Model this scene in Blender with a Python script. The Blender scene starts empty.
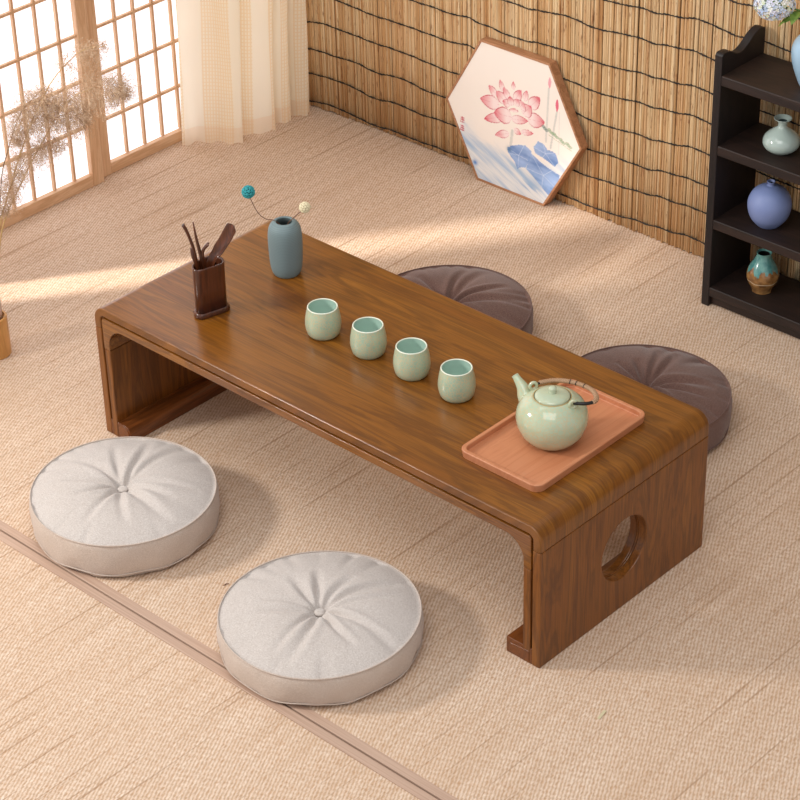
import bpy, bmesh, math, random
from mathutils import Vector, Matrix
import numpy as np
S = bpy.context.scene
COL = S.collection
PI = math.pi
# ---------------------------------------------------------------- camera
def make_camera():
    a, b, c = -0.76088315, 0.57822079, -0.0270676
    ca, sa, cb, sb, cc, sc = math.cos(a), math.sin(a), math.cos(b), math.sin(b), math.cos(c), math.sin(c)
    fwd = Vector((sa*cb, ca*cb, -sb)); right = Vector((ca, -sa, 0)); up = right.cross(fwd)
    r = cc*right + sc*up; u = -sc*right + cc*up
    cam = bpy.data.cameras.new('camera'); o = bpy.data.objects.new('camera', cam); COL.objects.link(o)
    m = Matrix((r, u, -fwd)).transposed().to_4x4()
    m.translation = Vector((3.29868, -2.55490, 2.74997))
    o.matrix_world = m
    cam.sensor_width = 36; cam.lens = 2323.71/800*36
    cam.clip_start = 0.05; cam.clip_end = 50
    S.camera = o
make_camera()
# ---------------------------------------------------------------- light
w = bpy.data.worlds.new('world'); S.world = w; w.use_nodes = True
w.node_tree.nodes['Background'].inputs[0].default_value = (0.96, 0.97, 1.0, 1)
w.node_tree.nodes['Background'].inputs[1].default_value = 0.62
def aim(o, loc, target):
    o.location = loc; o.rotation_euler = (Vector(target)-Vector(loc)).to_track_quat('-Z', 'Y').to_euler()
def area(name, loc, target, size, power, col):
    l = bpy.data.lights.new(name, 'AREA'); l.shape = 'RECTANGLE'; l.size, l.size_y = size; l.energy = power; l.color = col
    o = bpy.data.objects.new(name, l); COL.objects.link(o); aim(o, loc, target)
# low daylight beam that enters through the gap between the paper screens and the added shade pier
sp_ = bpy.data.lights.new('daylight_beam', 'SPOT'); sp_.energy = 3000; sp_.spot_size = math.radians(9.0); sp_.spot_blend = .5; sp_.shadow_soft_size = .13; sp_.color = (1.0, .93, .86)
so = bpy.data.objects.new('daylight_beam', sp_); COL.objects.link(so)
bt = Vector((-.30, .78, 0)); aim(so, bt-Vector((.56, .83, -.66)).normalized()*7, bt)
area('key_lamp', (-1.35, -2.05, 1.95), (.5, .2, 0), (.42, .42), 62, (1.0, .96, .91))
area('overhead_fill', (1.7, -1.3, 3.3), (.6, .4, 0), (2.0, 2.0), 36, (1.0, .98, .96))  # added soft fill that lightens the shadows right of the table
area('corner_fill', (.35, .0, 2.3), (-.72, 1.25, .2), (.6, .6), 2.5, (1.0, .97, .92))  # added fill to brighten the curtain corner, no fixture there
S.view_settings.view_transform = 'Standard'; S.view_settings.look = 'None'
S.view_settings.exposure = 0.10; S.view_settings.gamma = 1.0; S.view_settings.use_curve_mapping = False
# ---------------------------------------------------------------- helpers
def C(h, a=1.0):
    h = h.lstrip('#'); v = [int(h[i:i+2], 16)/255 for i in (0, 2, 4)]
    return tuple((x/12.92 if x <= 0.04045 else ((x+0.055)/1.055)**2.4) for x in v) + (a,)
class NT:
    def __init__(s, name):
        s.m = bpy.data.materials.new(name); s.m.use_nodes = True; s.t = s.m.node_tree
        s.b = s.t.nodes['Principled BSDF']
    def n(s, typ, **k):
        nd = s.t.nodes.new(typ)
        for a, v in k.items(): setattr(nd, a, v)
        return nd
    def l(s, a, b): s.t.links.new(a, b)
    def set(s, **k):
        for a, v in k.items():
            s.b.inputs[{'rough':'Roughness','spec':'Specular IOR Level','coat':'Coat Weight','coatr':'Coat Roughness','col':'Base Color','metal':'Metallic','sheen':'Sheen Weight','trans':'Transmission Weight','sss':'Subsurface Weight'}[a]].default_value = v
        return s
    def obj(s, scale=(1, 1, 1), rot=(0, 0, 0), geo=False):
        tc = s.n('ShaderNodeNewGeometry').outputs['Position'] if geo else s.n('ShaderNodeTexCoord').outputs['Object']
        mp = s.n('ShaderNodeMapping'); mp.inputs['Scale'].default_value = scale; mp.inputs['Rotation'].default_value = rot
        s.l(tc, mp.inputs['Vector']); return mp.outputs['Vector']
    def noise(s, vec, scale=5, detail=3, rough=.5, dist=0):
        nd = s.n('ShaderNodeTexNoise'); nd.inputs['Scale'].default_value = scale; nd.inputs['Detail'].default_value = detail
        nd.inputs['Roughness'].default_value = rough; nd.inputs['Distortion'].default_value = dist; s.l(vec, nd.inputs['Vector']); return nd.outputs['Fac']
    def ramp(s, fac, stops):
        nd = s.n('ShaderNodeValToRGB'); e = nd.color_ramp.elements
        e[0].position, e[0].color = stops[0]; e[1].position, e[1].color = stops[1]
        for p, c in stops[2:]: x = e.new(p); x.color = c
        s.l(fac, nd.inputs['Fac']); return nd.outputs['Color']
    def mix(s, fac, a, b, mode='MIX'):
        nd = s.n('ShaderNodeMix', data_type='RGBA', blend_type=mode)
        for sock, v in ((nd.inputs[0], fac), (nd.inputs[6], a), (nd.inputs[7], b)):
            if isinstance(v, (float, int, tuple)): sock.default_value = v
            else: s.l(v, sock)
        return nd.outputs[2]
    def math(s, op, a, b=0.0, c=None):
        nd = s.n('ShaderNodeMath', operation=op)
        for i, v in enumerate((a, b) + ((c,) if c is not None else ())):
            if isinstance(v, (float, int)): nd.inputs[i].default_value = v
            else: s.l(v, nd.inputs[i])
        return nd.outputs[0]
    def bump(s, h, strength=.3, dist=.002):
        nd = s.n('ShaderNodeBump'); nd.inputs['Strength'].default_value = strength; nd.inputs['Distance'].default_value = dist
        s.l(h, nd.inputs['Height']); s.l(nd.outputs[0], s.b.inputs['Normal'])
    def color(s, c): s.l(c, s.b.inputs['Base Color'])
def plain(name, h, rough=.6, **k):
    return NT(name).set(col=C(h), rough=rough, **k).m
def BW(x): return (x, x, x, 1)

def mesh(name, verts, faces, mat=None, parent=None, smooth=False, uvs=None):
    me = bpy.data.meshes.new(name); me.from_pydata([tuple(v) for v in verts], [], faces); me.update()
    bm = bmesh.new(); bm.from_mesh(me); bmesh.ops.recalc_face_normals(bm, faces=bm.faces); bm.to_mesh(me); bm.free()
    if smooth: me.polygons.foreach_set('use_smooth', [True]*len(me.polygons))
    o = bpy.data.objects.new(name, me); COL.objects.link(o)
    if mat: me.materials.append(mat)
    if parent: o.parent = parent
    return o
def bevel(o, w, seg=2, angle=35, smooth=True):
    m = o.modifiers.new('bevel', 'BEVEL'); m.width = w; m.segments = seg; m.limit_method = 'ANGLE'; m.angle_limit = math.radians(angle)
    m.harden_normals = False
    if smooth:
        o.data.polygons.foreach_set('use_smooth', [True]*len(o.data.polygons))
        wn = o.modifiers.new('wn', 'WEIGHTED_NORMAL'); wn.keep_sharp = False
    return o
class G:
    """geometry collector"""
    def __init__(s): s.v = []; s.f = []
    def add(s, v, f):
        n = len(s.v); s.v += [tuple(x) for x in v]; s.f += [tuple(i+n for i in q) for q in f]
    def box(s, x0, x1, y0, y1, z0, z1):
        s.add([(x, y, z) for z in (z0, z1) for y in (y0, y1) for x in (x0, x1)],
              [(0, 2, 3, 1), (4, 5, 7, 6), (0, 1, 5, 4), (2, 6, 7, 3), (0, 4, 6, 2), (1, 3, 7, 5)])
    def lathe(s, prof, seg=48, c=(0, 0, 0), close=False, squash=None):
        vs = []; n = len(prof)
        for r, z in prof:
            for k in range(seg):
                a = 2*PI*k/seg; vs.append((c[0]+r*math.cos(a), c[1]+r*math.sin(a), c[2]+z))
        fs = [(i*seg+k, i*seg+(k+1) % seg, (i+1)*seg+(k+1) % seg, (i+1)*seg+k) for i in range(n-1) for k in range(seg)]
        if prof[0][0] > 1e-6: fs.append(tuple(range(seg))[::-1])
        if prof[-1][0] > 1e-6 and not close: fs.append(tuple((n-1)*seg+k for k in range(seg)))
        s.add(vs, fs)
    def tube(s, pts, r, seg=8, cap=True, flat=1.0):
        pts = [Vector(p) for p in pts]; n = len(pts); rr = r if isinstance(r, (list, tuple)) else [r]*n
        vs = []; up = Vector((0, 0, 1)); prev = None
        for i, p in enumerate(pts):
            t = (pts[min(i+1, n-1)]-pts[max(i-1, 0)]).normalized()
            if prev is None:
                a = t.cross(up) if abs(t.dot(up)) < .95 else t.cross(Vector((1, 0, 0)))
            else: a = prev - t*prev.dot(t)
            a.normalize(); prev = a; b = t.cross(a)
            for k in range(seg):
                th = 2*PI*k/seg; vs.append(p + a*math.cos(th)*rr[i] + b*math.sin(th)*rr[i]*flat)
        fs = [(i*seg+k, i*seg+(k+1) % seg, (i+1)*seg+(k+1) % seg, (i+1)*seg+k) for i in range(n-1) for k in range(seg)]
        if cap: fs += [tuple(range(seg))[::-1], tuple((n-1)*seg+k for k in range(seg))]
        s.add(vs, fs)
    def prism(s, poly, fn, a, b):
        """poly: 2-D ring; fn(p, t) -> 3-D; extruded from t=a to t=b"""
        n = len(poly)
        s.add([fn(p, a) for p in poly]+[fn(p, b) for p in poly],
              [tuple(range(n)), tuple(range(2*n-1, n-1, -1))]+[(i, (i+1) % n, n+(i+1) % n, n+i) for i in range(n)])
    def band(s, outer, inner, fn, a, b):
        """closed or open strip between two equal-length paths, extruded"""
        n = len(outer)
        vs = [fn(p, t) for t in (a, b) for p in outer] + [fn(p, t) for t in (a, b) for p in inner]
        O0, O1, I0, I1 = 0, n, 2*n, 3*n; fs = []
        for i in range(n-1):
            j = i+1
            fs += [(O0+i, O0+j, O1+j, O1+i), (I0+j, I0+i, I1+i, I1+j), (O0+j, O0+i, I0+i, I0+j), (O1+i, O1+j, I1+j, I1+i)]
        fs += [(O0, O1, I1, I0), (O0+n-1, I0+n-1, I1+n-1, O1+n-1)]
        s.add(vs, fs)
    def build(s, name, mat, parent=None, smooth=False): return mesh(name, s.v, s.f, mat, parent, smooth)
def spline(pts, n=8):
    pts = [Vector(p) for p in pts]; out = []
    P = [pts[0]*2-pts[1]] + pts + [pts[-1]*2-pts[-2]]
    for i in range(1, len(P)-2):
        for k in range(n):
            t = k/n; a, b, c, d = P[i-1], P[i], P[i+1], P[i+2]
            out.append(0.5*((2*b)+(c-a)*t+(2*a-5*b+4*c-d)*t*t+(3*b-a-3*c+d)*t**3))
    out.append(pts[-1]); return out
def tag(o, label=None, cat=None, group=None, kind=None):
    if label: o['label'] = label
    if cat: o['category'] = cat
    if group: o['group'] = group
    if kind: o['kind'] = kind
    return o
def thing(name, label, cat, loc=(0, 0, 0), rotz=0, group=None):
    o = bpy.data.objects.new(name, None); COL.objects.link(o); o.location = loc; o.rotation_euler = (0, 0, rotz)
    o.empty_display_size = .05
    return tag(o, label, cat, group)
def copy_tree(o, parent=None):
    c = o.copy(); COL.objects.link(c)
    if parent: c.parent = parent
    for ch in [x for x in o.children]: copy_tree(ch, c)
    return c
XZ = lambda p, t: (p[0], t, p[1])
YZ = lambda p, t: (t, p[0], p[1])
XY = lambda p, t: (p[0], p[1], t)

TW, TD, TH = 1.2, 0.4993, 0.3128      # table size
# ---------------------------------------------------------------- materials
def wood(name, dark, mid, light, axis='x', rough=.36, coat=.25, scale=1.0, fine=.35, wrap=False):
    m = NT(name); obj0 = m.obj
    if wrap:  # grain that runs along the top and on down the rounded ends
        def wobj(scale=(1, 1, 1)):
            tc = m.n('ShaderNodeTexCoord').outputs['Object']; sx = m.n('ShaderNodeSeparateXYZ'); m.l(tc, sx.inputs[0]); cb = m.n('ShaderNodeCombineXYZ')
            m.l(m.math('SUBTRACT', sx.outputs[0], sx.outputs[2]), cb.inputs[0]); m.l(sx.outputs[1], cb.inputs[1])
            mp = m.n('ShaderNodeMapping'); mp.inputs['Scale'].default_value = scale; m.l(cb.outputs[0], mp.inputs['Vector']); return mp.outputs['Vector']
        m.obj = wobj
    st = {'x': (.75, 10, 10), 'z': (9, 9, .9), 'y': (10, 1.1, 10)}[axis]
    v = m.obj(tuple(q*scale for q in st)); n1 = m.noise(v, 2.2, 5, .6, 1.1)
    # ring-like figure out of the warped noise
    rings = m.math('FRACT', m.math('MULTIPLY', n1, 7.0))
    rings = m.math('PINGPONG', rings, .5)
    fv = m.obj({'x': (6, 260, 260), 'z': (260, 260, 5), 'y': (260, 6, 260)}[axis]); n2 = m.noise(fv, 1.0, 3, .65)
    base = m.ramp(n1, [(.3, C(mid)), (.7, C(light))])
    c = m.mix(m.math('MULTIPLY', m.math('LESS_THAN', rings, .10), .45), base, C(dark))
    c2 = m.mix(m.ramp(rings, [(0, BW(.55)), (.35, BW(0))]), base, C(dark))
    c3 = m.mix(m.ramp(n2, [(.38, BW(fine)), (.62, BW(0))]), c2, C(dark))
    m.color(c3); m.set(rough=rough, coat=coat, coatr=.14)
    m.bump(n2, .08, .0005)
    return m.m
M = {}
M['table_top'] = wood('table_top_wood', '#4b2807', '#7c4711', '#965f1c', 'x', .30, .28, .9, .4, True)
M['table_apron'] = wood('table_apron_wood', '#4b2807', '#7c4711', '#965f1c', 'x', .25, .6)
M['table_side'] = wood('table_side_wood', '#432209', '#774214', '#91591f', 'z', .4, .15)
M['table_foot'] = wood('table_foot_wood', '#47230c', '#6c3a16', '#84491d', 'y', .38, .2)
M['pine'] = wood('pine_wood', '#c39368', '#dfb48c', '#eac6a1', 'z', .5, .05, .8, .25)
M['pine_y'] = wood('pine_rail_wood', '#c39368', '#dfb48c', '#eac6a1', 'y', .5, .05, .8, .25)
M['shelf'] = wood('blackened_wood', '#120c0b', '#261813', '#36241c', 'x', .55, .0)
M['shelf_z'] = wood('blackened_upright_wood', '#0e0a09', '#1b1211', '#241816', 'z', .55, .0)
M['frame'] = wood('frame_wood', '#8a5a38', '#b5805a', '#c4916a', 'x', .5, .05)
M['tray'] = wood('tray_wood', '#b8724c', '#c47f58', '#ca8962', 'y', .45, .08, .7, .18)
M['holder'] = wood('rosewood', '#210d08', '#522814', '#68361d', 'z', .3, .35)

def weave_mat():
    m = NT('woven_mat'); tc = m.n('ShaderNodeNewGeometry').outputs['Position']
    sx = m.n('ShaderNodeSeparateXYZ'); m.l(tc, sx.inputs[0]); X, Y = sx.outputs[0], sx.outputs[1]
    wob = m.noise(m.obj((3, 3, 1), geo=True), 2.0, 2)
    ax = m.math('ADD', m.math('MULTIPLY', X, .88), m.math('MULTIPLY', Y, .47))
    jit = m.noise(m.obj((240, 90, 1), geo=True), 1.0, 2, .6)
    ph = m.math('ADD', m.math('MULTIPLY', ax, 2*PI/.0066), m.math('MULTIPLY', jit, 8.0))
    tw = m.math('ADD', m.math('MULTIPLY', m.math('SINE', ph), .5), .5)
    al = m.math('SUBTRACT', m.math('MULTIPLY', Y, .88), m.math('MULTIPLY', X, .47))
    ds = m.math('ADD', m.math('MULTIPLY', m.math('SINE', m.math('ADD', m.math('MULTIPLY', al, 2*PI/.013), m.math('MULTIPLY', jit, 7.0))), .5), .5)
    fine = m.noise(m.obj((330, 170, 1), geo=True), 1.0, 2, .6)
    h = m.math('ADD', m.math('ADD', m.math('MULTIPLY', tw, .42), m.math('MULTIPLY', ds, .12)), m.math('MULTIPLY', fine, .55))
    cellv = m.noise(m.obj((190, 60, 1), geo=True), 1.0, 1, .5)
    streak = m.noise(m.obj((60, 1.6, 1), geo=True), 1.0, 4, .6)
    blot = m.noise(m.obj((1, 1, 1), geo=True), 3.0, 3)
    base = m.ramp(h, [(.22, C('#a5866b')), (.46, C('#cdae93')), (.80, C('#ebd9c8'))])
    c = m.mix(.30, base, m.ramp(cellv, [(.3, C('#cba27d')), (.5, C('#dbc1a7')), (.7, C('#f1ddc8'))]))
    lines = m.ramp(m.noise(m.obj((120, 1.8, 1), geo=True), 1.0, 3, .55), [(.60, BW(0)), (.68, BW(.6))])
    c = m.mix(m.ramp(streak, [(.3, BW(.28)), (.6, BW(0))]), c, C('#b08a66'))
    c = m.mix(lines, c, C('#96704e'))
    c = m.mix(m.ramp(blot, [(.35, BW(.16)), (.65, BW(0))]), c, C('#c39b76'))
    m.color(c); m.set(rough=.75, spec=.25); m.bump(h, .45, .0018)
    return m.m
M['mat'] = weave_mat()
m = NT('mat_binding'); v = m.obj((4, 300, 1), geo=True); m.color(m.ramp(m.noise(v, 1, 2), [(.3, C('#b39480')), (.7, C('#c6a994'))])); m.set(rough=.6); M['binding'] = m.m
M['floor'] = plain('dark_subfloor', '#2a2019', .8)

def fabric(name, a, b, c3, s=900):
    m = NT(name); v = m.obj((1, 1, 1))
    n = m.noise(m.obj((1, .25, 1)), s, 2, .7); n2 = m.noise(m.obj((.25, 1, 1)), s, 2, .7); n3 = m.noise(v, 14, 3)
    mx = m.math('MULTIPLY', m.math('ADD', n, n2), .5)
    c = m.ramp(mx, [(.36, C(a)), (.5, C(b)), (.64, C(c3))])
    c = m.mix(m.ramp(n3, [(.4, BW(.15)), (.7, BW(0))]), c, C(a))
    m.color(c); m.set(rough=.9, spec=.15, sheen=.25); m.bump(mx, .5, .0012)
    return m.m
M['linen'] = fabric('oatmeal_linen', '#b3a8a0', '#c6bdb6', '#d9d2cc')
M['linen_side'] = fabric('oatmeal_linen_gusset', '#b5a394', '#c5b5a8', '#d6c8bd')
M['plum'] = fabric('brown_linen', '#573e37', '#6f544b', '#86695f')

def celadon(name, base, speck, amount, rough=.18, scale=260, crackle=True):
    m = NT(name); v = m.obj()
    vor = m.n('ShaderNodeTexVoronoi', feature='DISTANCE_TO_EDGE'); vor.inputs['Scale'].default_value = scale; m.l(v, vor.inputs['Vector'])
    n = m.noise(v, 40, 3); n2 = m.noise(v, scale*1.6, 2, .6)
    sx = m.n('ShaderNodeSeparateXYZ'); m.l(v, sx.inputs[0])
    c = m.ramp(n, [(.35, C(base[0])), (.65, C(base[1]))])
    e = m.ramp(vor.outputs['Distance'], [(.02, BW(amount)), (.13, BW(0))])
    e2 = m.ramp(n2, [(.54, BW(0)), (.64, BW(amount*.8))])
    c = m.mix(e, c, C(speck)); c = m.mix(e2, c, C(speck))
    m.color(c); m.set(rough=rough, coat=.4, coatr=.08); m.bump(n2, .12, .0006)
    return m.m
M['cup_out'] = celadon('crackled_celadon', ('#9fb8a0', '#afc2a6'), '#cfb98e', .6, .3, 150)
M['cup_in'] = plain('mint_glaze', '#b9d4c6', .15, coat=.5)
M['cup_rim'] = plain('pale_rim_glaze', '#e6ead8', .2, coat=.4)
M['pot'] = celadon('teapot_celadon', ('#aebfa2', '#b9c6a8'), '#cbb890', .5, .12, 120)
M['pot_lid'] = celadon('teapot_lid_celadon', ('#b0c0a6', '#bcc8ac'), '#c9ba94', .25, .12, 210)
M['pot_rim'] = plain('unglazed_tan_rim', '#b59c6a', .5)
m = NT('rattan_wrap'); v = m.obj(); wv = m.n('ShaderNodeTexWave', bands_direction='X'); wv.inputs['Scale'].default_value = 210; wv.inputs['Distortion'].default_value = 2
m.l(v, wv.inputs['Vector']); m.color(m.ramp(wv.outputs['Fac'], [(.1, C('#6d4a32')), (.5, C('#c9a27e'))])); m.set(rough=.6); m.bump(wv.outputs['Fac'], .5, .001); M['rattan'] = m.m
M['black'] = plain('black_lacquer', '#14110f', .35)
m = NT('blue_grey_stoneware'); wv = m.n('ShaderNodeTexWave', bands_direction='Z'); wv.inputs['Scale'].default_value = 90; wv.inputs['Distortion'].default_value = .6
m.l(m.obj(), wv.inputs['Vector']); m.color(m.ramp(wv.outputs['Fac'], [(0, C('#6d7f82')), (1, C('#76888a'))])); m.bump(wv.outputs['Fac'], .12, .0006); m.set(rough=.62); M['vase'] = m.m
M['vase_in'] = plain('vase_inner_clay', '#54605f', .8)
M['teal'] = plain('teal_rattan', '#2b9aa0', .6)
M['tealcore'] = plain('deep_teal_core', '#0d4650', .9)
M['cream'] = plain('cream_rattan', '#eadfbc', .7)
M['creamcore'] = plain('straw_core', '#b39a68', .9)
M['twig'] = plain('twig_brown', '#75523f', .7)

# ---------------------------------------------------------------- setting
g = G(); g.box(-1.6, 3.4, -2.6, 1.7, -.03, -.006)
tag(g.build('floor', M['floor']), kind='structure')
g = G(); g.box(-1.6, 3.4, 1.445, 1.50, -.03, 2.0)
tag(g.build('wall_back', plain('plaster_wall', '#8a6a45', .9)), kind='structure')

g = G(); g.box(-.96, -.905, -1.14, -.33, -.006, 1.25)  # added pier out of view, placed to shade the floor left of the table
tag(g.build('added_shade_pier', plain('shade_pier_plaster', '#d8c3a6', .9)), kind='structure')
SEAM = -.378
def mat_thing(label, y0, y1, by0, by1):
    t = thing('woven_mat', label, 'floor mat', (1.0, (y0+y1)/2, -.006), 0)
    g = G(); g.box(-1.905, 2.3, y0-(y0+y1)/2, y1-(y0+y1)/2, 0, .006)
    bevel(g.build('weave', M['mat'], t), .002, 2)
    g = G(); g.box(-1.905, 2.3, by0-(y0+y1)/2, by1-(y0+y1)/2, .0, .0068)
    bevel(g.build('binding', M['binding'], t), .0012, 2)
    return t
mat_thing('pale woven straw mat under the low table, running back to the reed screen', SEAM+.0215, 1.436, SEAM+.0019, SEAM+.0215)
mat_thing('pale woven straw mat in the foreground, in front of the seam', -2.3, SEAM-.0215, SEAM-.0215, SEAM-.0019)

# ---------------------------------------------------------------- shoji
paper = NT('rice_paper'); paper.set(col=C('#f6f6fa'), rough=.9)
paper.b.inputs['Emission Color'].default_value = C('#f2f5ff'); paper.b.inputs['Emission Strength'].default_value = 1.0  # paper emission stands in for daylight coming through from behind
def shoji(label, y0, y1, x, nbar, first, step, stiles, zr, dz, rt, cat='sliding screen'):
    H = 1.85
    t = thing('shoji_screen', label, cat, (x, (y0+y1)/2, 0)); yc = (y0+y1)/2
    g = G()
    for a, b in stiles:
        g = G(); g.box(-.026, 0, a-yc, b-yc, 0.0, H); bevel(g.build('stile', M['pine'], t), .002, 2)
    for za, zb in ((0, rt), (H-.05, H)):
        g = G(); g.box(-.026, -.001, stiles[0][1]-yc, stiles[1][0]-yc, za, zb); bevel(g.build('rail', M['pine_y'], t), .002, 2)
    g = G()
    for k in range(nbar):
        yy = first+k*step
        if stiles[0][1] < yy < stiles[1][0]: g.box(-.016, -.007, yy-yc-.0032, yy-yc+.0032, .034, H-.05)
    z = zr
    while z < H-.08: g.box(-.015, -.0065, stiles[0][1]-yc, stiles[1][0]-yc, z-.0035, z+.0035); z += dz
    g.build('lattice', M['pine'], t)
    g = G(); g.box(-.0205, -.0165, stiles[0][1]-yc, stiles[1][0]-yc, .03, H-.04)
    g.build('rice_paper', paper.m, t)
    return t
shoji('left white paper lattice screen in pale wood, behind the dried reeds', -.06, .7525, -.866, 11, (.6575+.007)-.0645*10, .0645, [(-.06, -.03), (.7165, .7525)], .165, .1235, .032)
shoji('right white paper lattice screen in pale wood, partly covered by the cream curtain', .7535, 1.41, -.884, 9, .8575, .0615, [(.7535, .7925), (1.375, 1.41)], .151, .1255, .030)
g = G(); g.box(-.925, -.911, -.06, 1.409, 0.0, .012); g.box(-.925, -.911, -.06, 1.409, 1.86, 1.95)
tag(g.build('trim_1', M['pine_y']), kind='structure')

# ---------------------------------------------------------------- reed screen
rs = thing('reed_screen', 'screen of upright split reeds tied with black cord, along the back wall', 'reed screen', (.6, 1.42, 0))
rnd = random.Random(4)
vs, fs, cols = [], [], []
x = -.872
def add_reed(x, y, r, z0, z1, col, lean):
    n = len(vs); seg = 7; nz = 6
    for i in range(nz+1):
        t = i/nz; zz = z0+(z1-z0)*t; dx = lean*t + rnd.uniform(-.0004, .0004); rr = r*(1+rnd.uniform(-.06, .06))
        for k in range(seg):
            a = 2*PI*k/seg; vs.append((x+dx+rr*math.cos(a)-.6, y+rr*math.sin(a)*.8-1.42, zz)); cols.append(col)
    for i in range(nz):
        for k in range(seg): fs.append((n+i*seg+k, n+i*seg+(k+1) % seg, n+(i+1)*seg+(k+1) % seg, n+(i+1)*seg+k))
    fs.append(tuple(n+k for k in range(seg))[::-1]); fs.append(tuple(n+nz*seg+k for k in range(seg)))
pal = [C('#d6b182'), C('#e0c093'), C('#cba271'), C('#ead0a6'), C('#bd8f5e'), C('#dcb587'), C('#a97c52'), C('#e3c69a')]
while x < 2.4:
    r = rnd.uniform(.0024, .0042); x += r
    c = rnd.choices(pal, [5, 6, 4, 5, 2, 6, 1, 5])[0]; j = rnd.uniform(.92, 1.06); c = (c[0]*j, c[1]*j, c[2]*j, 1)
    yb = 1.4185 if x > -.5 else 1.4185 - .032*((-.5-x)/.37)**1.6*.7
    add_reed(x, yb+rnd.uniform(-.0016, .0016), r, rnd.uniform(.0, .006), 1.7, c, rnd.uniform(-.004, .004))
    x += r*rnd.uniform(.82, 1.0)
o = mesh('reeds', vs, fs, None, rs, True)
at = o.data.color_attributes.new('reed', 'FLOAT_COLOR', 'POINT')
at.data.foreach_set('color', np.array(cols, dtype=np.float32).ravel())
m = NT('split_reed'); a = m.n('ShaderNodeAttribute', attribute_name='reed')
st = m.noise(m.obj((260, 260, 7)), 1, 4, .7); kn = m.noise(m.obj((170, 170, 30)), 1, 3, .6)
c = m.mix(m.ramp(st, [(.35, BW(.55)), (.6, BW(0))]), a.outputs['Color'], C('#ab7a48'))
c = m.mix(m.ramp(st, [(.55, BW(0)), (.75, BW(.5))]), c, C('#f0d8a6'))
c = m.mix(m.ramp(kn, [(.60, BW(0)), (.68, BW(.7))]), c, C('#8a5630'))
m.color(c); m.set(rough=.5, spec=.35); m.bump(st, .3, .001); o.data.materials.append(m.m)
walk = [0.0]; wr_ = random.Random(9)
while len(walk) < 90: walk.append(walk[-1]*.72+wr_.gauss(0, .0036))
def wob(x): q = (x+.9)/.038; i = int(q); t = q-i; t = t*t*(3-2*t); return walk[i]*(1-t)+walk[i+1]*t
cordm = plain('black_cord', '#221d1a', .8)
rows = [.035, .116, .189, .268, .348, .4235, .51, .588, .668, .748, .828, .908, .99, 1.07, 1.15, 1.23, 1.31, 1.39, 1.47, 1.55, 1.63]
for zi, z0 in enumerate(rows):
    g = G(); pts = []; xx = -.862; k = 0; ph = rnd.uniform(0, 6); ph2 = rnd.uniform(0, 6)
    while xx < 2.35:
        yb = 1.4185 if xx > -.5 else 1.4185 - .032*((-.5-xx)/.37)**1.6*.7
        z = z0-.024*(.52-xx)/1.25 + wob(xx)+.0020*math.sin(xx*11+ph)+.0016*math.sin(xx*37+ph2)
        pts.append((xx-.6, yb-1.42-.0045-.0007*(k % 2)+.0004, z+.0008*((k % 2)*2-1))); xx += .006; k += 1
    g.tube(pts, [.0014+.0007*((i//3) % 2) for i in range(len(pts))], 5)
    g.build('binding_cord', cordm, rs, True)

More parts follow.
